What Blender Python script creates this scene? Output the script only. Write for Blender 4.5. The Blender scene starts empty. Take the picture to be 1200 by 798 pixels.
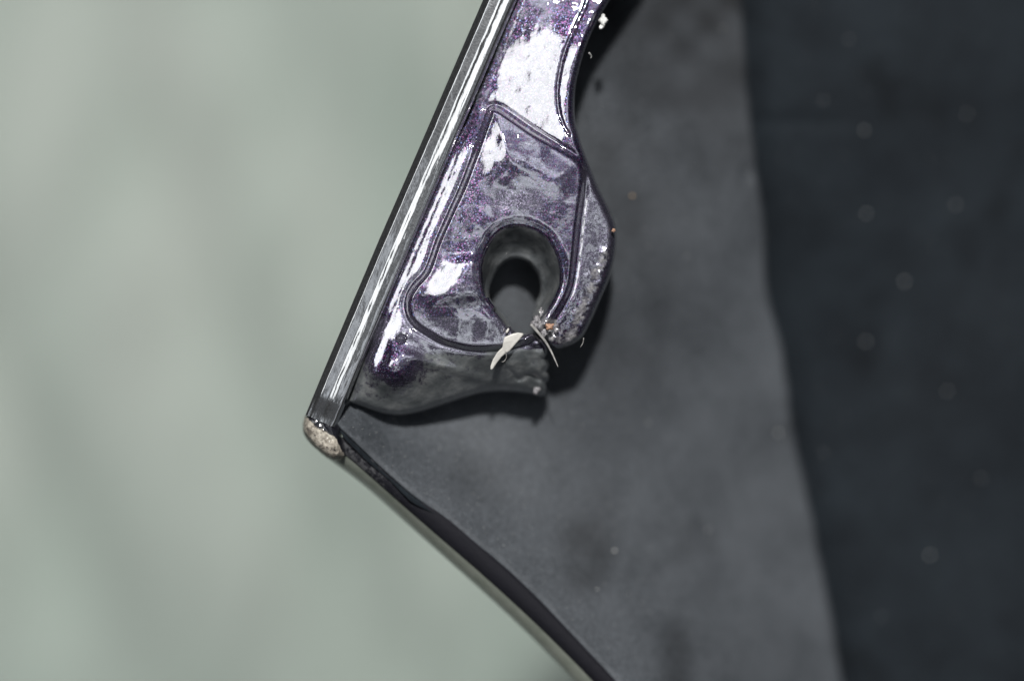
import bpy, math, random
import numpy as np
U = 0.0001            # metres per photo pixel at the plane of the tab: the frame is 12 cm wide
CX, CY, DC = 600.0, 399.0, 3000.0
random.seed(4); rng = np.random.RandomState(7)
scene = bpy.context.scene
col = scene.collection

# ------------------------------------------------------------------ camera
cam_d = bpy.data.cameras.new("camera"); cam = bpy.data.objects.new("camera", cam_d); col.objects.link(cam)
cam.location = (0, 0, DC*U); cam.rotation_euler = (0, 0, 0)
cam_d.sensor_width = 36; cam_d.lens = 36*DC/1200
cam_d.clip_start = 0.01; cam_d.clip_end = 10
cam_d.dof.use_dof = True; cam_d.dof.focus_distance = (DC+8)*U
cam_d.dof.aperture_fstop = (cam_d.lens/1000)/(215*U)
scene.camera = cam
scene.render.engine = 'CYCLES'
scene.view_settings.view_transform = 'Standard'; scene.view_settings.look = 'None'
scene.view_settings.exposure = 0.0; scene.view_settings.gamma = 1.0

# ------------------------------------------------------------------ room light
world = bpy.data.worlds.new("World"); scene.world = world; world.use_nodes = True
wn, wl = world.node_tree.nodes, world.node_tree.links
bg = wn['Background']; bg.inputs['Strength'].default_value = 1.0
tc = wn.new('ShaderNodeTexCoord')
nz = wn.new('ShaderNodeTexNoise'); nz.inputs['Scale'].default_value = 5.0; nz.inputs['Detail'].default_value = 3
wl.new(tc.outputs['Generated'], nz.inputs['Vector'])
rp = wn.new('ShaderNodeValToRGB')                     # pale ceiling seen between dark things, overhead only
rp.color_ramp.elements[0].position = .50; rp.color_ramp.elements[0].color = (.05, .053, .06, 1)
rp.color_ramp.elements[1].position = .58; rp.color_ramp.elements[1].color = (1.0, 1.06, 1.15, 1)
wl.new(nz.outputs['Fac'], rp.inputs['Fac'])
sx = wn.new('ShaderNodeSeparateXYZ'); wl.new(tc.outputs['Generated'], sx.inputs[0])
r2 = wn.new('ShaderNodeValToRGB'); r2.color_ramp.elements[0].position = .72; r2.color_ramp.elements[0].color = (.018, .018, .018, 1)
r2.color_ramp.elements[1].position = .93; r2.color_ramp.elements[1].color = (1, 1, 1, 1)
wl.new(sx.outputs['Z'], r2.inputs['Fac'])
mx = wn.new('ShaderNodeMix'); mx.data_type = 'RGBA'; mx.blend_type = 'MULTIPLY'; mx.inputs[0].default_value = 1
wl.new(rp.outputs['Color'], mx.inputs[6]); wl.new(r2.outputs['Color'], mx.inputs[7])
wl.new(mx.outputs[2], bg.inputs['Color'])

def lamp(name, d, dist, size, power, colr=(1, 1, 1), sizey=None, along=None, target=(0, 0, 0)):
    from mathutils import Vector
    L = bpy.data.lights.new(name, 'AREA'); o = bpy.data.objects.new(name, L); col.objects.link(o)
    if sizey: L.shape = 'RECTANGLE'; L.size = size; L.size_y = sizey
    else: L.shape = 'DISK'; L.size = size
    L.energy = power; L.color = colr
    v = Vector(d).normalized(); o.location = Vector(target) + v*dist
    if along:
        from mathutils import Matrix
        y = Vector(along); y = (y-v*y.dot(v)).normalized(); x = y.cross(v)
        o.rotation_euler = Matrix((x, y, v)).transposed().to_euler()
    else: o.rotation_euler = v.to_track_quat('Z', 'Y').to_euler()
    return o
lamp('flash_lamp', (0.02, .55, 1.0), 1.2, .070, 19.5, (1, .985, .96))
lamp('window_lamp', (-.535, .325, 1.0), .60, .155, .34, (.97, .99, 1), sizey=.29, along=(.395, .919, 0))

# ------------------------------------------------------------------ helpers
def W(x, y, z):
    f = (DC - z)/DC*U
    return (x-CX)*f, (CY-y)*f, z*U
def smooth(t): t = np.clip(t, 0, 1); return t*t*(3-2*t)
def spline(pts, n=8, closed=True):
    P = np.array(pts, float); N = len(P); out = []
    rngN = N if closed else N-1
    for i in range(rngN):
        if closed: a, b, c, d = P[(i-1) % N], P[i], P[(i+1) % N], P[(i+2) % N]
        else: a, b, c, d = P[max(i-1, 0)], P[i], P[i+1], P[min(i+2, N-1)]
        for k in range(n):
            t = k/n
            out.append(.5*((2*b)+(-a+c)*t+(2*a-5*b+4*c-d)*t*t+(-a+3*b-3*c+d)*t**3))
    if not closed: out.append(P[-1])
    return np.array(out)
def seg_dist(X, Y, poly, closed=True):
    A = np.array(poly, float); B = np.roll(A, -1, 0)
    if not closed: A, B = A[:-1], B[:-1]
    best = np.full(X.shape, 1e18)
    for (ax, ay), (bx, by) in zip(A, B):
        dx, dy = bx-ax, by-ay; L = dx*dx+dy*dy+1e-12
        t = np.clip(((X-ax)*dx+(Y-ay)*dy)/L, 0, 1)
        best = np.minimum(best, (X-ax-t*dx)**2+(Y-ay-t*dy)**2)
    return np.sqrt(best)
def inside(X, Y, poly):
    A = np.array(poly, float); B = np.roll(A, -1, 0); ins = np.zeros(X.shape, bool)
    for (ax, ay), (bx, by) in zip(A, B):
        if ay == by: continue
        c = ((ay > Y) != (by > Y)) & (X < (bx-ax)*(Y-ay)/(by-ay)+ax); ins ^= c
    return ins
def sdf(X, Y, poly):
    d = seg_dist(X, Y, poly); return np.where(inside(X, Y, poly), -d, d)
class TPS:
    def __init__(s, pts, lam=3.0):
        P = np.array(pts, float); s.c = P[:, :2]/100; n = len(P)
        K = s.k(np.linalg.norm(s.c[:, None]-s.c[None], axis=2))+np.eye(n)*lam*1e-3
        A = np.zeros((n+3, n+3)); A[:n, :n] = K; A[:n, n] = 1; A[:n, n+1:] = s.c; A[n, :n] = 1; A[n+1:, :n] = s.c.T
        s.w = np.linalg.solve(A, np.r_[P[:, 2], 0, 0, 0])
    def k(s, r): return r*r*np.log(r+1e-9)
    def __call__(s, X, Y):
        x, y = X/100, Y/100; n = len(s.c)
        Z = s.w[n]+s.w[n+1]*x+s.w[n+2]*y
        for (a, b), w in zip(s.c, s.w): Z = Z+w*s.k(np.hypot(x-a, y-b))
        return Z
# value noise for sculpting
_tab = rng.rand(64, 64)
def vnoise(X, Y, sc):
    x, y = X/sc+7.3, Y/sc+3.1; xi, yi = np.floor(x).astype(int), np.floor(y).astype(int)
    fx, fy = x-xi, y-yi; fx = fx*fx*(3-2*fx); fy = fy*fy*(3-2*fy)
    g = lambda i, j: _tab[i % 64, j % 64]
    return (g(xi, yi)*(1-fx)+g(xi+1, yi)*fx)*(1-fy)+(g(xi, yi+1)*(1-fx)+g(xi+1, yi+1)*fx)*fy-.5
def link(name, me, mat, parent=None, smooth_=True):
    if mat: me.materials.append(mat)
    if smooth_: me.polygons.foreach_set('use_smooth', [True]*len(me.polygons))
    o = bpy.data.objects.new(name, me); col.objects.link(o)
    if parent: o.parent = parent
    me.update(); return o
def mesh_from(name, V, F, mat, parent=None, smooth_=True):
    me = bpy.data.meshes.new(name); me.from_pydata([tuple(v) for v in V], [], [tuple(f) for f in F]); me.validate()
    return link(name, me, mat, parent, smooth_)
def hf(name, sd, bbox, h, zf, mat, parent, skirt=((3, -3), (5, -12), (4, -20)), attrs=None):
    """relief mesh: grid over bbox, cut cleanly at the outline sd(x,y)=0, with a rolled wall round it"""
    x0, y0, x1, y1 = bbox
    xs = np.arange(x0, x1+h, h); ys = np.arange(y0, y1+h, h)
    X, Y = np.meshgrid(xs, ys); S = sd(X, Y)
    nx = len(xs); ok = S < .45*h
    cell = ok[:-1, :-1] & ok[1:, :-1] & ok[:-1, 1:] & ok[1:, 1:]
    jj, ii = np.nonzero(cell); a = jj*nx+ii
    Q = np.stack([a, a+nx, a+nx+1, a+1], 1)          # counter-clockwise seen from above
    used = np.unique(Q); remap = -np.ones(X.size, int); remap[used] = np.arange(len(used)); Q = remap[Q]
    px, py = X.ravel()[used].astype(float), Y.ravel()[used].astype(float)
    E = np.concatenate([Q[:, [0, 1]], Q[:, [1, 2]], Q[:, [2, 3]], Q[:, [3, 0]]])
    key = np.sort(E, 1); code = key[:, 0]*len(used)+key[:, 1]
    u, inv, cnt = np.unique(code, return_inverse=True, return_counts=True)
    B = E[cnt[inv] == 1]; bv = np.unique(B)
    e = .3
    for _ in range(3):
        bx, by = px[bv], py[bv]; s0 = sd(bx, by)
        gx = (sd(bx+e, by)-sd(bx-e, by))/(2*e); gy = (sd(bx, by+e)-sd(bx, by-e))/(2*e)
        g = np.hypot(gx, gy)+1e-6; gx, gy = gx/g, gy/g
        m = np.clip(s0, -2*h, 2*h); px[bv] -= m*gx; py[bv] -= m*gy
    z = zf(px, py)
    VX, VY, VZ = [px], [py], [z]; F = [tuple(q) for q in Q]
    n0 = len(px); idx = {int(v): k for k, v in enumerate(bv)}; nb = len(bv)
    prev = bv.copy(); off = n0
    # smooth outward directions
    for (o_, dz) in skirt:
        VX.append(px[bv]+gx*o_); VY.append(py[bv]+gy*o_); VZ.append(z[bv]+dz)
        cur = np.arange(off, off+nb)
        for p, q in B:
            k1, k2 = idx[int(p)], idx[int(q)]
            F.append((int(prev[k2]), int(prev[k1]), int(cur[k1]), int(cur[k2])))
        prev = cur; off += nb
    VX, VY, VZ = map(np.concatenate, (VX, VY, VZ))
    wx, wy, wz = W(VX, VY, VZ)
    me = bpy.data.meshes.new(name)
    me.from_pydata(np.stack([wx, wy, wz], 1).tolist(), [], F)
    for an, fn in (attrs or {}).items():
        at = me.attributes.new(an, 'FLOAT', 'POINT'); at.data.foreach_set('value', fn(VX, VY, VZ).astype(np.float32))
    return link(name, me, mat, parent)

# ------------------------------------------------------------------ materials
class NT:
    def __init__(s, name):
        s.m = bpy.data.materials.new(name); s.m.use_nodes = True; s.t = s.m.node_tree
        s.b = s.t.nodes['Principled BSDF']; s.c = s.t.nodes.new('ShaderNodeTexCoord').outputs['Object']
    def n(s, k, **kw):
        o = s.t.nodes.new(k)
        for a, v in kw.items(): setattr(o, a, v)
        return o
    def l(s, a, b): s.t.links.new(a, b)
    def noise(s, px, detail=3, rough=.55, vec=None, stretch=None, out='Fac'):
        o = s.n('ShaderNodeTexNoise'); o.inputs['Scale'].default_value = 1/(px*U); o.inputs['Detail'].default_value = detail
        o.inputs['Roughness'].default_value = rough
        v = vec or s.c
        if stretch:
            mp = s.n('ShaderNodeMapping'); mp.inputs['Rotation'].default_value = (0, 0, stretch[0]); mp.inputs['Scale'].default_value = (stretch[1], stretch[2], 1)
            s.l(v, mp.inputs[0]); v = mp.outputs[0]
        s.l(v, o.inputs['Vector']); return o.outputs[out]
    def vor(s, px, feature='F1', out='Distance'):
        o = s.n('ShaderNodeTexVoronoi', feature=feature); o.inputs['Scale'].default_value = 1/(px*U); s.l(s.c, o.inputs['Vector']); return o
    def ramp(s, f, stops):
        r = s.n('ShaderNodeValToRGB'); s.l(f, r.inputs[0]); cr = r.color_ramp
        while len(cr.elements) < len(stops): cr.elements.new(.5)
        for e, (p, c) in zip(cr.elements, stops):
            e.position = p; e.color = (c, c, c, 1) if isinstance(c, (int, float)) else (*c, 1)
        return r.outputs[0]
    def mix(s, f, a, b, mode='MIX'):
        x = s.n('ShaderNodeMix', data_type='RGBA', blend_type=mode)
        for v, k in ((f, 0), (a, 6), (b, 7)):
            if isinstance(v, (int, float)): x.inputs[k].default_value = v if k == 0 else (v, v, v, 1)
            elif isinstance(v, tuple): x.inputs[k].default_value = (*v, 1)
            else: s.l(v, x.inputs[k])
        return x.outputs[2]
    def math(s, op, a, b=0, c=0):
        x = s.n('ShaderNodeMath', operation=op)
        for i, v in enumerate((a, b, c)):
            if isinstance(v, (int, float)): x.inputs[i].default_value = v
            else: s.l(v, x.inputs[i])
        return x.outputs[0]
    def attr(s, name): o = s.n('ShaderNodeAttribute', attribute_name=name); return o.outputs['Fac']
    def bump(s, h, dist_px, strength=1, normal=None):
        b = s.n('ShaderNodeBump'); b.inputs['Strength'].default_value = strength; b.inputs['Distance'].default_value = dist_px*U
        s.l(h, b.inputs['Height'])
        if normal: s.l(normal, b.inputs['Normal'])
        return b.outputs[0]
    def set(s, **kw):
        for k, v in kw.items():
            k = k.replace('_', ' ')
            i = s.b.inputs[k]
            if isinstance(v, (int, float)): i.default_value = v
            elif isinstance(v, tuple): i.default_value = (*v, 1) if len(v) == 3 and i.type == 'RGBA' else v
            else: s.l(v, i)

def paint(name, flake=1.0, worn=True, peel=.27):
    t = NT(name)
    v = t.vor(.95); cellc = v.outputs['Color']
    sep = t.n('ShaderNodeSeparateColor'); t.l(cellc, sep.inputs[0])
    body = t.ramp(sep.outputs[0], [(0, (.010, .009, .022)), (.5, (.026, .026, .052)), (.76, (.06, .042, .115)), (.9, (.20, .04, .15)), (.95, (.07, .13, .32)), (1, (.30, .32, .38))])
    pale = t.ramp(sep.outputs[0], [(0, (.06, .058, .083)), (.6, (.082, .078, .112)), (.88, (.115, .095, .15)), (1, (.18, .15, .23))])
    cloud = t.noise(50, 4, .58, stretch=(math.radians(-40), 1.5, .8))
    c1 = t.ramp(t.math('ADD', cloud, t.math('MULTIPLY', t.attr('sheen_tint'), .3)), [(.52, 0), (.76, 1)])
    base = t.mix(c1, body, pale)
    # hairline scratches
    sc = t.noise(26, 2, .5, stretch=(math.radians(35), .12, 2.2)); scm = t.ramp(sc, [(.485, 0), (.5, 1), (.515, 0)])
    base = t.mix(t.math('MULTIPLY', scm, .35), base, (.25, .24, .28))
    rough = t.ramp(cloud, [(.4, .36), (.65, .5)])
    metal = .65
    # flakes tilted at random
    vm = t.n('ShaderNodeVectorMath', operation='MULTIPLY_ADD'); t.l(cellc, vm.inputs[0]); vm.inputs[1].default_value = (.38*flake,)*3; vm.inputs[2].default_value = (-.19*flake,)*3
    ge = t.n('ShaderNodeNewGeometry'); va = t.n('ShaderNodeVectorMath', operation='ADD'); t.l(ge.outputs['Normal'], va.inputs[0]); t.l(vm.outputs[0], va.inputs[1])
    vn = t.n('ShaderNodeVectorMath', operation='NORMALIZE'); t.l(va.outputs[0], vn.inputs[0])
    p1 = t.noise(9, 3, .55); p2 = t.noise(34, 2, .5)
    pn = t.bump(p1, 1.0, peel); pn = t.bump(p2, 2.2, .5, pn)
    t.set(Base_Color=base, Metallic=metal, Roughness=rough, Normal=vn.outputs[0], Coat_Weight=1.0, Coat_Roughness=.035, Coat_IOR=3.4, Coat_Normal=pn)
    if worn:
        # rubbed / torn plastic where the "wear" and "raw" masks of the part say so
        out = [n for n in t.t.nodes if n.type == 'OUTPUT_MATERIAL'][0]
        def second(base2, ro, bm):
            b = t.n('ShaderNodeBsdfPrincipled'); t.l(base2, b.inputs['Base Color']); b.inputs['Roughness'].default_value = ro
            b.inputs['Coat Weight'].default_value = .9; b.inputs['Coat Roughness'].default_value = .10; b.inputs['Coat IOR'].default_value = 1.9
            t.l(bm, b.inputs['Normal']); return b
        f = t.noise(7, 6, .7); g = t.noise(2.5, 4, .7)
        wc = t.ramp(f, [(.3, (.07, .065, .085)), (.5, (.26, .25, .27)), (.7, (.55, .54, .53))])
        wb = second(wc, .45, t.bump(f, 5, .9, t.bump(g, 2, .6)))
        f2 = t.noise(24, 5, .6); rc = t.ramp(f2, [(.3, (.055, .062, .066)), (.5, (.11, .118, .122)), (.72, (.21, .215, .215))])
        rb = second(rc, .4, t.bump(f2, 4, .5, t.bump(g, .8, .3)))
        n2 = t.noise(11, 6, .7)
        def mask(at):
            a = t.math('ADD', t.attr(at), t.math('MULTIPLY', t.math('SUBTRACT', n2, .5), 1.3))
            return t.ramp(a, [(.42, 0), (.62, 1)])
        m1 = t.n('ShaderNodeMixShader'); t.l(mask('raw'), m1.inputs[0]); t.l(t.b.outputs[0], m1.inputs[1]); t.l(rb.outputs[0], m1.inputs[2])
        m2 = t.n('ShaderNodeMixShader'); t.l(mask('wear'), m2.inputs[0]); t.l(m1.outputs[0], m2.inputs[1]); t.l(wb.outputs[0], m2.inputs[2])
        t.l(m2.outputs[0], out.inputs[0])
    return t.m
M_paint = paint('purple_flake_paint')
def m_rail():
    t = NT('rail_gloss_paint')
    f = t.noise(2.5, 2, .5)
    c = t.ramp(f, [(.3, (.10, .105, .11)), (.7, (.20, .205, .21))])
    p = t.noise(10, 3, .55, stretch=(math.radians(-23), 1, .35))
    t.set(Base_Color=c, Metallic=.75, Roughness=.24, Coat_Weight=1.0, Coat_Roughness=.03, Coat_IOR=3.4,
          Normal=t.bump(f, .4, .35), Coat_Normal=t.bump(p, 1, .22))
    return t.m
def m_black(name='black_gloss_edge', chips=True, rough=.5):
    t = NT(name)
    f = t.noise(6, 8, .8)
    c = t.mix(t.ramp(t.math('ADD', f, t.math('MULTIPLY', t.attr('chip'), .2)), [(.66, 0), (.72, 1)]) if chips else 0.0, (.012, .012, .016), (.07, .07, .075))
    t.set(Base_Color=c, Roughness=rough, Coat_Weight=.04, Coat_Roughness=.2, Normal=t.bump(f, 3, .6), Specular_IOR_Level=.12); return t.m
def m_matte(name, lo, hi, px=60, rough=.62, spots=True, spec=.35):
    t = NT(name)
    a = t.noise(px*1.6, 5, .6); b = t.noise(7, 6, .68)
    c = t.ramp(a, [(.28, lo), (.72, hi)])
    c = t.mix(t.ramp(b, [(.35, 0), (.75, .6)]), c, tuple(x*1.35 for x in hi))
    g2 = t.noise(2.2, 3, .7); c = t.mix(t.ramp(g2, [(.38, .6), (.62, 0)]), c, tuple(x*.7 for x in lo))
    c = t.mix(t.math('MULTIPLY', t.attr('shade_smudge'), t.ramp(a, [(.3, .8), (.6, 1)])), c, tuple(x*k for x, k in zip(lo, (.30, .28, .28))))
    if spots:
        s = t.noise(130, 2, .5); c = t.mix(t.ramp(s, [(.58, 0), (.74, .55)]), c, tuple(x*.45 for x in lo))
    t.set(Base_Color=c, Roughness=rough, Normal=t.bump(g2, .8, .4, t.bump(b, 1.6, .5)), Specular_IOR_Level=spec); return t.m
M_rail = m_rail(); M_black = m_black()
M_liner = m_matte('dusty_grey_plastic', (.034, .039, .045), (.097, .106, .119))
M_shell = m_matte('dark_blue_grey_plastic', (.006, .0075, .010), (.019, .025, .031), rough=.8, spec=.12)
def m_plain(name, c, rough=.5, px=6, var=.35, **kw):
    t = NT(name); f = t.noise(px, 5, .65)
    t.set(Base_Color=t.ramp(f, [(.3, tuple(x*(1-var) for x in c)), (.7, tuple(min(1, x*(1+var)) for x in c))]), Roughness=rough, Normal=t.bump(f, 1.5, .5), **kw); return t.m
M_white = m_plain('torn_white_plastic', (.62, .60, .56), .4, 9, .15)
M_brown = m_plain('brown_crumb', (.42, .25, .17), .6)
M_dark = m_plain('dark_torn_plastic', (.05, .05, .055), .35)
M_dust = m_plain('pale_dust', (.32, .32, .31), .5)
M_chalk = m_plain('white_plastic_crumb', (.7, .7, .68), .5)
M_dust2 = m_plain('tan_dust', (.6, .42, .25), .5)

# ------------------------------------------------------------------ backdrop
def m_cloth():
    t = NT('pale_green_cloth')
    a = t.noise(700, 4, .55, stretch=(math.radians(-25), 1.6, .5)); b = t.noise(9, 3, .5)
    c = t.ramp(a, [(.3, (.335, .40, .355)), (.7, (.44, .475, .435))])
    t.set(Base_Color=c, Roughness=.9, Normal=t.bump(b, 3, .3), Sheen_Weight=.2); return t.m
ZC = -3300.0
xs = np.linspace(-3600, 4800, 181); ys = np.linspace(-3600, 4200, 171)
X, Y = np.meshgrid(xs, ys)
def fold(X, Y):
    z = 0
    for ang, lam, amp, ph in ((-24, 560, 26, 1.3), (-19, 330, 14, 2.0), (-28, 900, 16, 4.6), (12, 800, 8, 1)):
        c, s = math.cos(math.radians(ang)), math.sin(math.radians(ang))
        z = z+amp*np.sin((X*c+Y*s+60*np.sin(Y/600+ph))/lam*2*math.pi+ph)
    return z*1.6+vnoise(X, Y, 300)*60+vnoise(X+900, Y, 150)*20+24*np.sin((X*.9+Y*.42)/47.+vnoise(X, Y, 600)*5)
Z = ZC+fold(X, Y)
V = np.stack([(X-CX)*U, (CY-Y)*U, Z*U], 2).reshape(-1, 3); nx = len(xs)
F = [(j*nx+i, (j+1)*nx+i, (j+1)*nx+i+1, j*nx+i+1) for j in range(len(ys)-1) for i in range(nx-1)]
cloth = mesh_from('backdrop_cloth', V, F, m_cloth()); cloth['kind'] = 'structure'

# ------------------------------------------------------------------ the fairing panel
root = bpy.data.objects.new('fairing_panel', None); col.objects.link(root); root.location = (0, 0, 0)
root['label'] = 'broken purple and dark grey fairing panel with cracked screw tab above pale green cloth'
root['category'] = 'fairing panel'

crease = lambda y: 602-.422*y
# --- inner shell
SH = TPS([(398, 492, -32), (425, 515, -42), (480, 570, -48), (550, 625, -58), (620, 685, -66), (700, 760, -76), (800, 870, -90),
          (450, 498, -78), (500, 530, -92), (560, 560, -104), (633, 500, -140), (650, 620, -122), (718, 350, -152), (700, 50, -148),
          (600, 340, -125), (480, 440, -100), (560, 200, -120), (600, 0, -120), (640, -200, -130), (860, 400, -255), (860, 0, -255), (860, -200, -255),
          (960, 798, -285), (1000, 880, -290), (1050, 400, -335), (1200, 400, -325), (1200, 0, -335), (1200, 798, -320), (1300, -250, -390), (1300, 900, -380), (1300, 350, -390), (540, 120, -110), (430, 400, -80)])
BLr = spline([(905, -260), (876, -100), (868, 0), (871, 100), (878, 190), (888, 260), (900, 350), (915, 440), (931, 520), (950, 620), (968, 700), (986, 798), (1010, 940)], 8, False)
BL = BLr.copy(); BL[:, 0] += np.array([float(vnoise(np.array([p[1]]), np.array([5.]), 90)[0])*9+float(vnoise(np.array([p[1]]), np.array([9.]), 26)[0])*2.5 for p in BLr])
Icv = [(408, 510), (434, 536), (462, 560), (486, 584), (516, 600), (560, 640), (609, 680), (659, 733), (722, 798), (800, 885)]
shell_poly = [(crease(-260)-14, -260)]+[(crease(y)-14, y) for y in range(-200, 480, 60)]+[(388, 490)]+[(x-4, y+4) for x, y in Icv]+[(820, 930), (1320, 930), (1320, -260)]
def shell_z(X, Y):
    d = np.interp(Y, BL[:, 1], BL[:, 0]); s = smooth((X-d+8)/40)
    return SH(X, Y)-14*s - 10*smooth(1-np.abs(Y-142-.02*(X-900))/9)*smooth((X-872)/12)*smooth((1015-X)/60)+vnoise(X, Y, 90)*3
shell = hf('inner_shell', lambda X, Y: sdf(X, Y, shell_poly), (370, -262, 1322, 932), 8, shell_z, M_shell, root, skirt=((0, -4), (-3, -14), (-12, -20)))
# far side of the shell, curving down to rest on the cloth outside the frame
prof = [(1312, -386), (1380, -420), (1480, -500), (1580, -640), (1650, -900), (1690, -1200), (1740, -1900), (1760, -3230)]
pr = spline(prof, 4, False); ysr = np.linspace(-260, 930, 30)
V = [((x-CX)*U*1.1, (CY-y)*U*1.1, z*U) for x, z in pr for y in ysr]; n = len(ysr)
F = [(i*n+j, i*n+j+1, (i+1)*n+j+1, (i+1)*n+j) for i in range(len(pr)-1) for j in range(n-1)]
side = mesh_from('side_wall', V, F, M_shell, root)
sm = side.modifiers.new('thick', 'SOLIDIFY'); sm.thickness = 25*U; sm.offset = 0

def fair(Pn):
    t = np.linspace(-1, 1, len(Pn)); return np.stack([np.polyval(np.polyfit(t, Pn[:, k], 5), t) for k in (0, 1)], 1)
I2 = spline(Icv, 14, False); nv = np.array([.66, -.75]); I2 = .3*I2+.7*fair(I2)
lp = [(crease(-250)-8, -250)]+[(crease(y)-8, y) for y in range(-200, 480, 60)]+[(392, 492)]+[tuple(p+nv*1.5) for p in I2[::5]]+[(826, 918), (1002, 918)]+[tuple(p) for p in BL[::-1] if -250 < p[1] < 915]
def liner_z(X, Y):
    return SH(X, Y)+7+vnoise(X, Y, 60)*2.5+vnoise(X, Y, 22)*.7-9*np.exp(-((X-876)**2/40+(Y-203)**2/90))
def lsd(X, Y): return sdf(X, Y, lp)+vnoise(X, Y, 40)*1.2
def shade_smudge(X, Y, Z):  # weaker light at the top and beside the tab painted dark, plus smudges
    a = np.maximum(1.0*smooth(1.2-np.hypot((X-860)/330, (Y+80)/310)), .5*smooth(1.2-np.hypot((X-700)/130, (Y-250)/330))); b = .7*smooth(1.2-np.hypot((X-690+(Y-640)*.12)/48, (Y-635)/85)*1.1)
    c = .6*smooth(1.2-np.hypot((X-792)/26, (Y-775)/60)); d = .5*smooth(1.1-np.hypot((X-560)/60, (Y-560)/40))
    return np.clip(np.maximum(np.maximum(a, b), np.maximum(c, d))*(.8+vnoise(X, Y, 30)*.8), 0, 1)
liner = hf('grey_lining', lsd, (370, -252, 1040, 920), 5, liner_z, M_liner, root, skirt=((2, -2), (4, -12)), attrs={'shade_smudge': shade_smudge})

# --- painted rim down the lower-left edge of the shell
M2 = spline([(400, 529), (421, 548), (449, 570), (473, 593), (501, 618), (545, 655), (594, 697), (643, 747), (701, 803), (780, 890)], 14, False)
O2 = spline([(384, 536), (408, 554), (437, 576), (461, 598), (489, 624), (533, 664), (582, 704), (631, 756), (676, 801), (757, 895)], 14, False)
M2, O2 = fair(M2), fair(O2)
n = len(I2); zI = np.linspace(-34, -64, n)-4
jag = np.array([(vnoise(np.array([i*7.]), np.array([3.]), 9)[0]*9+vnoise(np.array([i*7.]), np.array([13.]), 3)[0]*6)*(.3 if i < 44 else .02) for i in range(n)])
step_ = np.array([2.5*smooth(np.array([(i-46)/2.]))[0]*(1-smooth(np.array([(i-60)/20.]))[0]) for i in range(n)])
def strip_mesh(name, rows, mat):
    V = []; F = []
    for R in rows: V += [W(*p) for p in R]
    m = len(rows[0])
    for a in range(len(rows)-1):
        for i in range(m-1): F.append((a*m+i, (a+1)*m+i, (a+1)*m+i+1, a*m+i+1))
    o = mesh_from(name, V, F, mat, root); return o
nv = np.array([.66, -.75])
Ij = I2+nv*(jag+step_)[:, None]
rows = [np.c_[Ij+nv*3, zI-6], np.c_[Ij, zI+2], np.c_[Ij*.9+M2*.1, zI+5+jag*.3], np.c_[Ij*.5+M2*.5, zI+5+jag*.4], np.c_[Ij*.1+M2*.9, zI+3], np.c_[M2, zI]]
lip = strip_mesh('edge_lip', rows, M_black)
at = lip.data.attributes.new('chip', 'FLOAT', 'POINT'); at.data.foreach_set('value', np.tile(np.clip(1.3-np.arange(n)/42, 0, 1), 6).astype(np.float32))
def m_wall():  # grey-green reflection of the cloth put into the base colour
    t = NT('edge_cloth_reflection'); f = t.noise(14, 5, .65)
    t.set(Base_Color=t.ramp(f, [(.3, (.26, .29, .24)), (.7, (.36, .38, .33))]), Roughness=.3, Coat_Weight=.7, Coat_Roughness=.08, Normal=t.bump(f, 1, .2)); return t.m
rows = [np.c_[M2, zI-.6], np.c_[M2*.8+O2*.2, zI-4], np.c_[O2*.7+M2*.3, zI-13], np.c_[O2, zI-24], np.c_[O2-nv*.6, zI-29], np.c_[O2+nv*2, zI-33], np.c_[O2+nv*14, zI-34]]
strip_mesh('edge_wall', rows, m_wall())

# --- side rail
ysr = np.r_[np.linspace(-255, 450, 200), np.linspace(458, 486, 8)]
xo = np.interp(ysr, [-260, 0, 200, 280, 430, 488], [679, 566, 479.5, 444.5, 381, 357])
prof = [(0, -78), (.0, -30), (.0, -16), (.7, -13.4), (3, -10.4), (5.4, -7.7), (6.8, -6.6), (8.4, -6.2), (11, -6.1), (14, -6.0), (17, -5.9), (19, -5.4), (21, -4.75), (23, -4.3), (25, -4.0), (27, -3.75), (29.5, -3.5), (32, -3.5), (33.6, -4.6), (35, -8), (36.5, -16), (37, -26)]
P = spline(prof, 3, False)
V = []; F = []
for k, (y, x) in enumerate(zip(ysr, xo)):
    wsc = 1+.06*smooth(np.array(y/480.)); drop = 4*smooth(np.array((y-455)/31.))
    nn = vnoise(np.array([y*1.]), np.array([0.]), 60)[0]*.5
    k2 = float(1-smooth(np.array((y-60)/190.)))
    for s, z in P:
        if s > 17: z = z+k2*float(np.interp(s, [17, 20, 29, 33], [0, 0, .95, 0]))
        if s > 5: z += float(vnoise(np.array([y*1.]), np.array([s*3.]), 17)[0])*.22+float(vnoise(np.array([y*1.]), np.array([s*6.]), 7)[0])*.10
        V.append(W(x+.919*s*wsc, y+.395*s*wsc, z-float(drop)*(1 if s > 3 else .3)-3+nn))
m = len(P)
for k in range(len(ysr)-1):
    for j in range(m-1): F.append((k*m+j, (k+1)*m+j, (k+1)*m+j+1, k*m+j+1))
rail = mesh_from('side_rail', V, F, M_rail, root)

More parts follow.
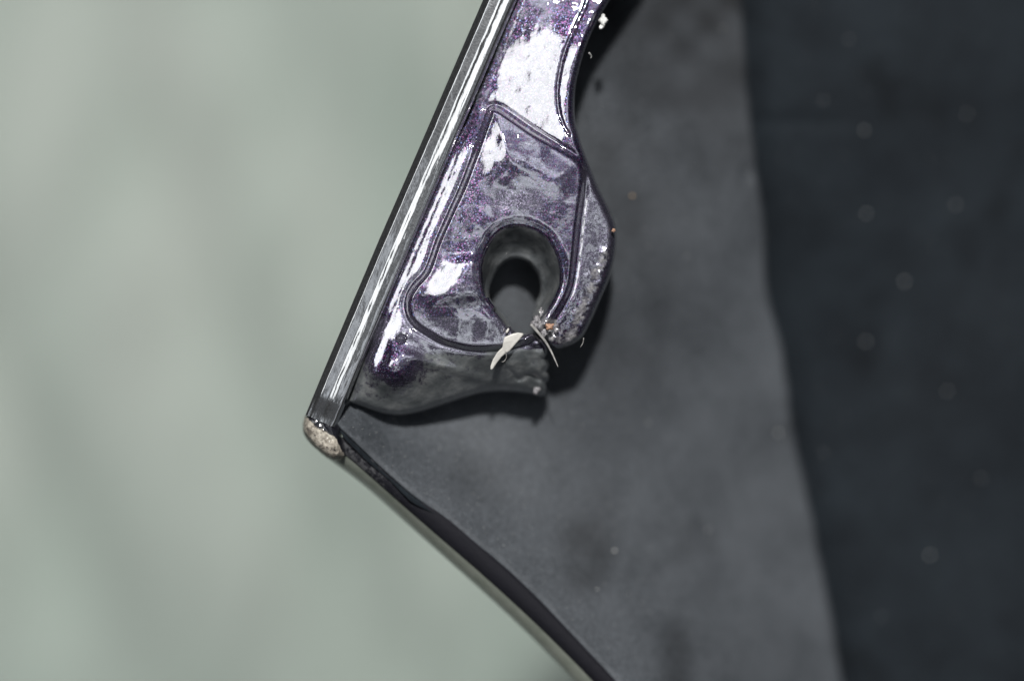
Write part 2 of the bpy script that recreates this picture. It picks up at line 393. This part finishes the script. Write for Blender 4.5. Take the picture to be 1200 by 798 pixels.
# --- rounded chipped corner
cpoly = spline([(370, 462), (362, 478), (357.5, 488), (355.5, 499), (357, 509), (364, 519), (374, 528), (384, 536), (395, 540), (405, 536), (406, 526), (403, 513), (402, 500), (401, 488), (403, 476), (404, 463), (388, 458)], 6)
csd = lambda X, Y: sdf(X, Y, cpoly)
def corner_z(X, Y):
    e = np.clip(-csd(X, Y), 0, 30); z = -36+22*np.sqrt(np.clip(1-(1-np.clip(e/10, 0, 1))**2, 0, 1))-6*smooth((486-Y)/5)
    return z+vnoise(X, Y, 9)*4.5+vnoise(X, Y, 4)*2.6-10*smooth((X-388)/16)-2*np.exp(-((Y-487-(X-362)*.15)/2.)**2)
def m_corner():
    t = NT('chipped_corner_paint'); f = t.noise(9, 7, .72); g = t.noise(3, 5, .7)
    cream = t.ramp(f, [(.36, (.10, .09, .08)), (.46, (.27, .24, .20)), (.6, (.50, .46, .39))])
    a = t.math('ADD', t.attr('chip'), t.math('MULTIPLY', t.math('SUBTRACT', t.noise(6, 8, .8), .5), 1.5)); m = t.ramp(a, [(.46, 0), (.53, 1)])
    t.set(Base_Color=t.mix(m, (.013, .013, .018), cream), Roughness=t.ramp(m, [(0, .12), (1, .65)]), Coat_Weight=t.ramp(m, [(0, 1), (1, .1)]), Coat_Roughness=.05, Normal=t.bump(t.math('ADD', f, t.math('MULTIPLY', m, .4)), 3.5, .6)); return t.m
chip = lambda X, Y, Z: .05+.56*smooth((Y-np.interp(X, [355, 362, 370, 378, 386, 393, 399, 406], [481, 489, 498, 500, 506, 510, 522, 534])+3)/8)-.25*smooth((-40-Z)/20)
hf('corner_cap', csd, (350, 454, 416, 546), 1.2, corner_z, m_corner(), root, skirt=((.6, -6), (.8, -30), (-2, -42)), attrs={'chip': chip})

# --- mounting tab: strip, raised boss with a broken-out screw hole, lower lobe and torn flange
right = [(790, -262), (776, -180), (764, -100), (745, -60), (726, -25), (711, 0), (700, 18), (690, 38), (682, 58), (676, 78), (671, 100), (669, 122), (670, 142), (674, 158), (679, 175), (688, 198), (699, 224), (711, 248), (717, 264), (718.5, 282), (716, 302), (710, 325), (699, 352), (690, 373), (680, 392), (668, 401), (653, 406)]
brk = [(648, 403), (643, 396), (636, 391), (631, 384), (633, 376), (626, 371), (630, 364), (631, 357)]
hole_in = [(636, 346), (637, 336), (634, 322), (628, 312), (620, 304), (607, 300), (594, 302), (583, 311), (574, 325), (569, 340), (571, 352), (578, 362), (588, 373), (597, 386)]
low = [(600, 391), (612, 394), (624, 394.5), (630, 400), (636, 403), (638, 413), (635, 420), (640, 428), (637.5, 435), (640.5, 442), (636, 448), (637, 454), (633, 461), (628, 459), (621, 458), (605, 456), (590, 455), (575, 456), (560, 458), (540, 463.5), (520, 470), (505, 475), (488, 480), (470, 483), (452, 481.5), (436, 477), (422, 472), (411, 469), (404, 474), (399.5, 480)]
Rs = spline(right, 6, False); Hs = spline(hole_in, 6, False); Ls = spline(low[:7], 3, False); L2 = spline(low[6:], 4, False)
tab_poly = [tuple(p) for p in Rs]+brk+[tuple(p) for p in Hs]+[tuple(p) for p in Ls]+[tuple(p) for p in L2]+[(crease(y)-2, y) for y in range(470, -262, -40)]+[(crease(-262)-2, -262)]
outer_poly = [tuple(p) for p in Rs]+[tuple(p) for p in L2]+[(crease(470)-2, 470), (crease(-262)-2, -262)]
boss = spline([(576, 128), (572, 137), (556, 182), (543, 217), (529, 248), (514, 282), (501, 317), (487, 334), (479, 348), (478, 363), (485, 378), (500, 389), (520, 400), (548, 407), (575, 408), (600, 405), (625, 396), (645, 377), (659, 355), (668, 334), (673, 300), (677, 262), (682, 225), (683, 200), (676, 188), (655, 174), (625, 156), (596, 136), (585, 129)], 6)
rimo = spline([(601, 263), (584, 270), (571, 286), (563, 306), (562, 322), (565, 338), (572, 353), (581, 366), (590, 376), (598, 388), (612, 397), (628, 386), (640, 370), (652, 351), (659, 332), (658, 309), (650, 288), (637, 273), (620, 265)], 6)
hin_closed = [tuple(p) for p in Hs]+[(604, 393), (616, 394), (626, 382), (628, 366), (633, 354)]
BASE = TPS([(700, -250, -24), (780, -250, -26), (660, -100, -27), (740, -100, -26), (610, 0, -26), (645, 0, -26), (704, 0, -23),
            (590, 60, -31), (622, 50, -24.5), (650, 70, -15.5), (682, 60, -8.5), (572, 105, -32), (600, 110, -25.5), (640, 110, -15), (668, 110, -8), (575, 130, -30), (620, 150, -17.5), (665, 170, -4.5),
            (548, 165, -16), (528, 215, -15), (500, 270, -14), (466, 345, -14), (695, 225, -10), (712, 270, -14), (700, 330, -15), (680, 370, -17), (652, 398, -19),
            (570, 260, -8), (600, 330, -8), (500, 400, -9), (550, 418, -12), (600, 415, -15), (634, 412, -22), (636, 458, -62), (590, 454, -60), (560, 457, -57), (505, 474, -52), (470, 482, -46), (431, 475, -34), (404, 470, -26),
            (600, 434, -28), (540, 438, -27), (490, 445, -24), (455, 452, -23), (430, 400, -20), (445, 400, -15)], 1.5)
scr = spline([(700, -60), (688, 0), (677, 26), (668, 45), (660, 66), (655, 90), (653, 110), (655, 130), (660, 146), (667, 158)], 5, False)
def tab_z(X, Y):
    u = (X-crease(Y))*.921
    z = BASE(X, Y)
    # long ridges beside the rail
    fade = smooth((395-Y)/40)
    wb = smooth((Y-100)/25)*smooth((392-Y)/25); wt = smooth((112-Y)/18)
    zb = BASE(crease(Y)+26, Y)-.265*(24-u)+.35*np.exp(-((u-13)/2.5)**2)+.3*vnoise(X, Y, 8)
    zt = BASE(crease(Y)+15, Y)-.25*(13-u)+.5*vnoise(X, Y, 7)
    kb = wb*smooth((27-u)/4); kt = wt*smooth((15-u)/3); z = z*(1-kb)+zb*kb; z = z*(1-kt)+zt*kt
    z = z-fade*4*np.exp(-(u/2.)**2)
    z = z-6*np.exp(-((u-1)/4.)**2)*(1-fade)
    # raised boss
    db = sdf(X, Y, boss); top = 1+(7.5-4.0*smooth((Y-185)/50)+4.5*smooth((Y-295)/15)*smooth((362-Y)/20))*smooth((-db-2)/44)+vnoise(X, Y, 42)*3.2+vnoise(X, Y, 20)*1.0
    dent = 2.4*np.exp(-((X-585)**2/500+(Y-235)**2/900))+1.6*np.exp(-((X-640)**2/300+(Y-250)**2/900))
    top = top-dent
    k = smooth((3.2-db)/7.5)
    z = z-1.8*np.exp(-((db-4.5)/2.6)**2)
    z = z*(1-k)+top*k
    # lower lobe
    lb = np.exp(-(((X-462)*.85+(Y-434)*.35)**2/760+((Y-434)*.9-(X-462)*.35)**2/700))
    z = z+18*lb-5*np.exp(-((X-418-(Y-440)*-.42)/7.)**2)*smooth((Y-395)/15)*smooth((476-Y)/12)
    z = z-11*np.exp(-((X-470)**2+(Y-397)**2*1.8)/14.)+1.5*np.exp(-((X-478)**2+(Y-394)**2)/18.)
    fl = np.exp(-(((X-446-(Y-418)*-.35)/9.)**2+((Y-418)/21.)**2)**2)
    z = z*(1-fl)+(-9+.20*(X-446)+.17*(Y-418))*fl
    cr = (X-500)*.30+424-Y; z = z+4.0*np.exp(-(cr/6.)**2)*smooth((X-465)/25)*smooth((600-X)/40)
    # cracked folds of the flange
    z = z-4*np.exp(-((Y-437-(X-600)*.12+vnoise(X, Y, 12)*16)/4.5)**2)*smooth((X-580)/20)-4*np.exp(-((Y-407-(X-625)*.1)**2/14+(X-625)**2/90))
    # parting line scribed along the strip
    ds = seg_dist(X, Y, scr, False); z = z-2.6*np.exp(-(ds/(1.5+.8*vnoise(X, Y, 5)))**2)
    z = z+(vnoise(X, Y, 15)*5+vnoise(X, Y, 5)*1.0)*smooth((X-590)/30)*smooth((Y-398)/8)*smooth((640-X)/4+.4)
    # rolled outer edges
    e = -sdf(X, Y, outer_poly); r = 6.
    e = np.where(u < 12, 20, e); ee = np.clip(e/r, 0, 1); z = z-r*(1-np.sqrt(1-(1-ee)**2))*.8
    # screw hole: rounded lip, then a deep drafted wall
    do = sdf(X, Y, rimo); di = np.clip(sdf(X, Y, hin_closed), 0, None)
    t = np.clip(-do/(np.abs(do)+di+1e-3), 0, 1)*(do < 0)
    z = z-2.6*np.exp(-(np.clip(do, 0, 99)/6)**2)*(do >= 0)-(2.6+55*smooth(t**.8)*.5+55*t*.5)*(do < 0)*np.where(Y > 384, .25, 1)
    # crumbled plastic by the break
    w = wear(X, Y, 0); z = z+w*(vnoise(X, Y, 9)*7+vnoise(X, Y, 4)*4.5)
    return z+vnoise(X, Y, 11)*.5*np.where((u < 26) & (Y < 400), .2, 1)
def wear(X, Y, Z):
    a = np.exp(-((X-700+(Y-320)*.42)/11.)**2)*smooth((Y-262)/50)*smooth((425-Y)/15)
    b = np.exp(-((X-640)**2+(Y-386)**2)/300.)
    return np.clip(a*.6+b*1.0, 0, 1)
def raw(X, Y, Z):
    dfl = smooth((Y-(457-.30*np.clip(X-440, 0, 90)-.02*(X-500)))/22)
    g = smooth((X-545)/40)*smooth((Y-404)/8)*.75
    wall = np.where(Z < -30, .8, 0)*(Y > 250)
    do = sdf(X, Y, rimo); wall = np.maximum(wall, smooth((-do-1)/4)*.85)
    lobe = 1-smooth(1.4-np.hypot((X-462)*.85+(Y-424)*.35, (Y-422)*1.0-(X-462)*.35)/30)
    g = np.maximum(g, .62*lobe*smooth((Y-396-.12*(X-440))/12)*(X < 645))
    s = np.clip(np.maximum(np.maximum(dfl, g), wall), 0, 1)
    arm = .28*smooth((X-684)/10)*smooth((Y-190)/30)
    return np.maximum(s, arm)
def sheen_tint(X, Y, Z):  # pale reflected sheen put into the paint colour on arm, lower band and boss
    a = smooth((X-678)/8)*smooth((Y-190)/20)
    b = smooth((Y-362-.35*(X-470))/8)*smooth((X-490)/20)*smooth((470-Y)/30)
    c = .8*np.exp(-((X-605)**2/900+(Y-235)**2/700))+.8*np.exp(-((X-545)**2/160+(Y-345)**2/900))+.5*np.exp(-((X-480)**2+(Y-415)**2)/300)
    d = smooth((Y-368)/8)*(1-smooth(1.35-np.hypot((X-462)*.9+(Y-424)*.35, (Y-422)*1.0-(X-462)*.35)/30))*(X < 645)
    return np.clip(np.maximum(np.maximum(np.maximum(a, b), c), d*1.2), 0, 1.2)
def wearv(X, Y, Z): return wear(X, Y, Z)
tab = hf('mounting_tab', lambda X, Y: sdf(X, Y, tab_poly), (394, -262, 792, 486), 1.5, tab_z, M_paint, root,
         skirt=((1.5, -3), (2.6, -7), (3.4, -14), (4.2, -22), (3.6, -26), (-3, -27)), attrs={'wear': wearv, 'raw': raw, 'sheen_tint': sheen_tint})

# --- torn slivers, crumbs and chips on the break
def sheet(name, pts, zf, mat, thick=2.0, h=1.0):
    P = np.array(pts, float); x0, y0 = P.min(0)-2; x1, y1 = P.max(0)+2
    return hf(name, lambda X, Y: sdf(X, Y, P), (x0, y0, x1, y1), h, zf, mat, tab, skirt=((.2, -.8), (.2, -thick), (-2, -thick-.6)))
sheet('torn_sliver', [(614, 391), (607, 390), (600, 391.5), (591, 395.5), (589.5, 403), (589, 407), (583, 413), (578, 421), (575, 429), (575, 433.5), (577.5, 432), (582, 425), (588, 417.5), (593, 413.5), (597, 411), (603, 404), (609, 397)],
      lambda X, Y: 3.5-.2*np.clip(Y-400, 0, 99)+1.2*np.sin((X+Y)/6.), M_white)
sheet('torn_sliver', [(596, 384), (593, 388), (592.5, 391), (595, 389.5), (596.5, 386)], lambda X, Y: 8+0*X, M_white)
def ribbon(name, pts, w, z, mat, parent):
    P = spline(pts, 6, False); V = []; F = []; m = 8
    for k, p in enumerate(P):
        t = k/(len(P)-1); d = P[min(k+1, len(P)-1)]-P[max(k-1, 0)]; d /= np.hypot(*d)+1e-9; nrm = np.array([-d[1], d[0]])
        r = w*(1-t)**.7+.35
        for j in range(m):
            a = 2*math.pi*j/m; q = p+nrm*r*math.cos(a)
            V.append(W(q[0], q[1], z[0]*(1-t)+z[1]*t+.5*r*math.sin(a)+.6*math.sin(t*9)))
    for k in range(len(P)-1):
        for j in range(m): F.append((k*m+j, k*m+(j+1) % m, (k+1)*m+(j+1) % m, (k+1)*m+j))
    F.append(tuple(range(m))[::-1]); F.append(tuple(len(V)-m+j for j in range(m)))
    return mesh_from(name, V, F, mat, parent)
M_torn = m_plain('grey_torn_plastic', (.30, .29, .28), .3, 5, .5, Coat_Weight=.5)
ribbon('torn_sliver', [(622, 380), (631, 390), (639, 400), (646, 412), (651, 423), (654, 430)], 1.5, (2, -8), M_torn, tab)
ribbon('plastic_thread', [(592, 411), (593.5, 418), (591, 423), (588, 424)], .05, (2, 0), M_torn, tab)
ribbon('plastic_thread', [(684, 396), (683, 402), (680, 407)], .35, (-6, -12), M_torn, tab)
def lump(name, x, y, z, r, mat, parent=None, sq=(1, 1, .7), amp=.35):
    import bmesh
    bm = bmesh.new(); bmesh.ops.create_icosphere(bm, subdivisions=3, radius=1)
    ph = [random.uniform(0, 6) for _ in range(6)]
    for v in bm.verts:
        c = v.co; d = 1+amp*(math.sin(c.x*3+ph[0])*math.cos(c.y*3.7+ph[1])+.5*math.sin(c.z*6+ph[2])*math.cos(c.x*7+ph[3])+.3*math.sin(c.y*12+ph[4]))
        v.co = c*d
    ox, oy, oz = W(x, y, z)
    for v in bm.verts: v.co = (ox+v.co.x*r*U*sq[0], oy+v.co.y*r*U*sq[1], oz+v.co.z*r*U*sq[2])
    me = bpy.data.meshes.new(name); bm.to_mesh(me); bm.free(); return link(name, me, mat, parent)
M_crys = m_plain('crumbled_pale_plastic', (.22, .21, .22), .3, 2.5, .85, Coat_Weight=.8)
lump('crumb', 644, 383, -2, 5, M_brown, tab, (1, .9, .6)); 
for (x, y, z, r) in ((629, 377, -10, 5.5), (634, 367, -12, 3.6), (638, 389, -10, 4), (652, 387, -10, 3), (629, 457, -59, 3.4)):
    lump('crumb', x, y, z, r, M_crys, tab, (random.uniform(.6, 1.1), random.uniform(.9, 1.5), .45), .45)
lump('crumb', 707, 24, -18, 5.5, M_chalk, tab, (.8, 1.1, .8), .3); lump('crumb', 705, 32, -19, 3, M_chalk, tab)
lump('crumb', 719, 270, -10, 2.2, M_brown, tab)
ribbon('plastic_thread', [(690, 62), (693, 66), (692, 69)], .9, (-16, -22), M_dust, tab)

# --- dust lying on the lining and shell: far too fine to count
V = []; F = []
def speck(x, y, r, zf):
    z = float(zf(np.array([x]), np.array([y]))[0])+r*.4; cx, cy, cz = W(x, y, z); b = len(V); a0 = random.uniform(0, 3)
    pts = [(math.cos(a0+k*math.pi/3)*r*U*random.uniform(.7, 1.2), math.sin(a0+k*math.pi/3)*r*U*random.uniform(.7, 1.2)) for k in range(6)]
    V.append((cx, cy, cz+r*U*.6)); V.extend([(cx+p, cy+q, cz) for p, q in pts]); V.append((cx, cy, cz-r*U*.5))
    for k in range(6):
        F.append((b, b+1+k, b+1+(k+1) % 6)); F.append((b+7, b+1+(k+1) % 6, b+1+k))
for _ in range(900):
    x = 400+abs(random.gauss(0, 1))*230; y = random.uniform(420, 760)
    if sdf(np.array([x]), np.array([y]), lp)[0] > -8: continue
    speck(x, y, random.choice((.35, .5, .5, .7)), liner_z)
for _ in range(260):
    x = random.uniform(690, 1230); y = random.uniform(-20, 820)
    if x < 720 and y > 240 and y < 420: continue
    d = np.interp(y, BL[:, 1], BL[:, 0]); speck(x, y, random.choice((.4, .6, .8)), liner_z if x < d else shell_z)
dust = mesh_from('dust', V, F, M_dust, root); dust['kind'] = 'stuff'
V = []; F = []
speck(741, 230, 2.2, liner_z); mesh_from('tan_grit', V, F, M_dust2, root)
V = []; F = []
for (x, y) in ((760, 495), (912, 507), (720, 645), (1133, 134), (1013, 153), (965, 118), (995, 46), (1090, 650), (1033, 722), (1015, 400), (1110, 458), (847, 33), (965, 530), (1015, 250), (700, 690), (1060, 330), (1150, 560), (830, 620), (805, 300), (1120, 240), (960, 690)):
    speck(x, y, random.uniform(.9, 2.1), liner_z if x < 915 else shell_z)
grains = mesh_from('pale_grit', V, F, M_chalk, root); grains['kind'] = 'stuff'
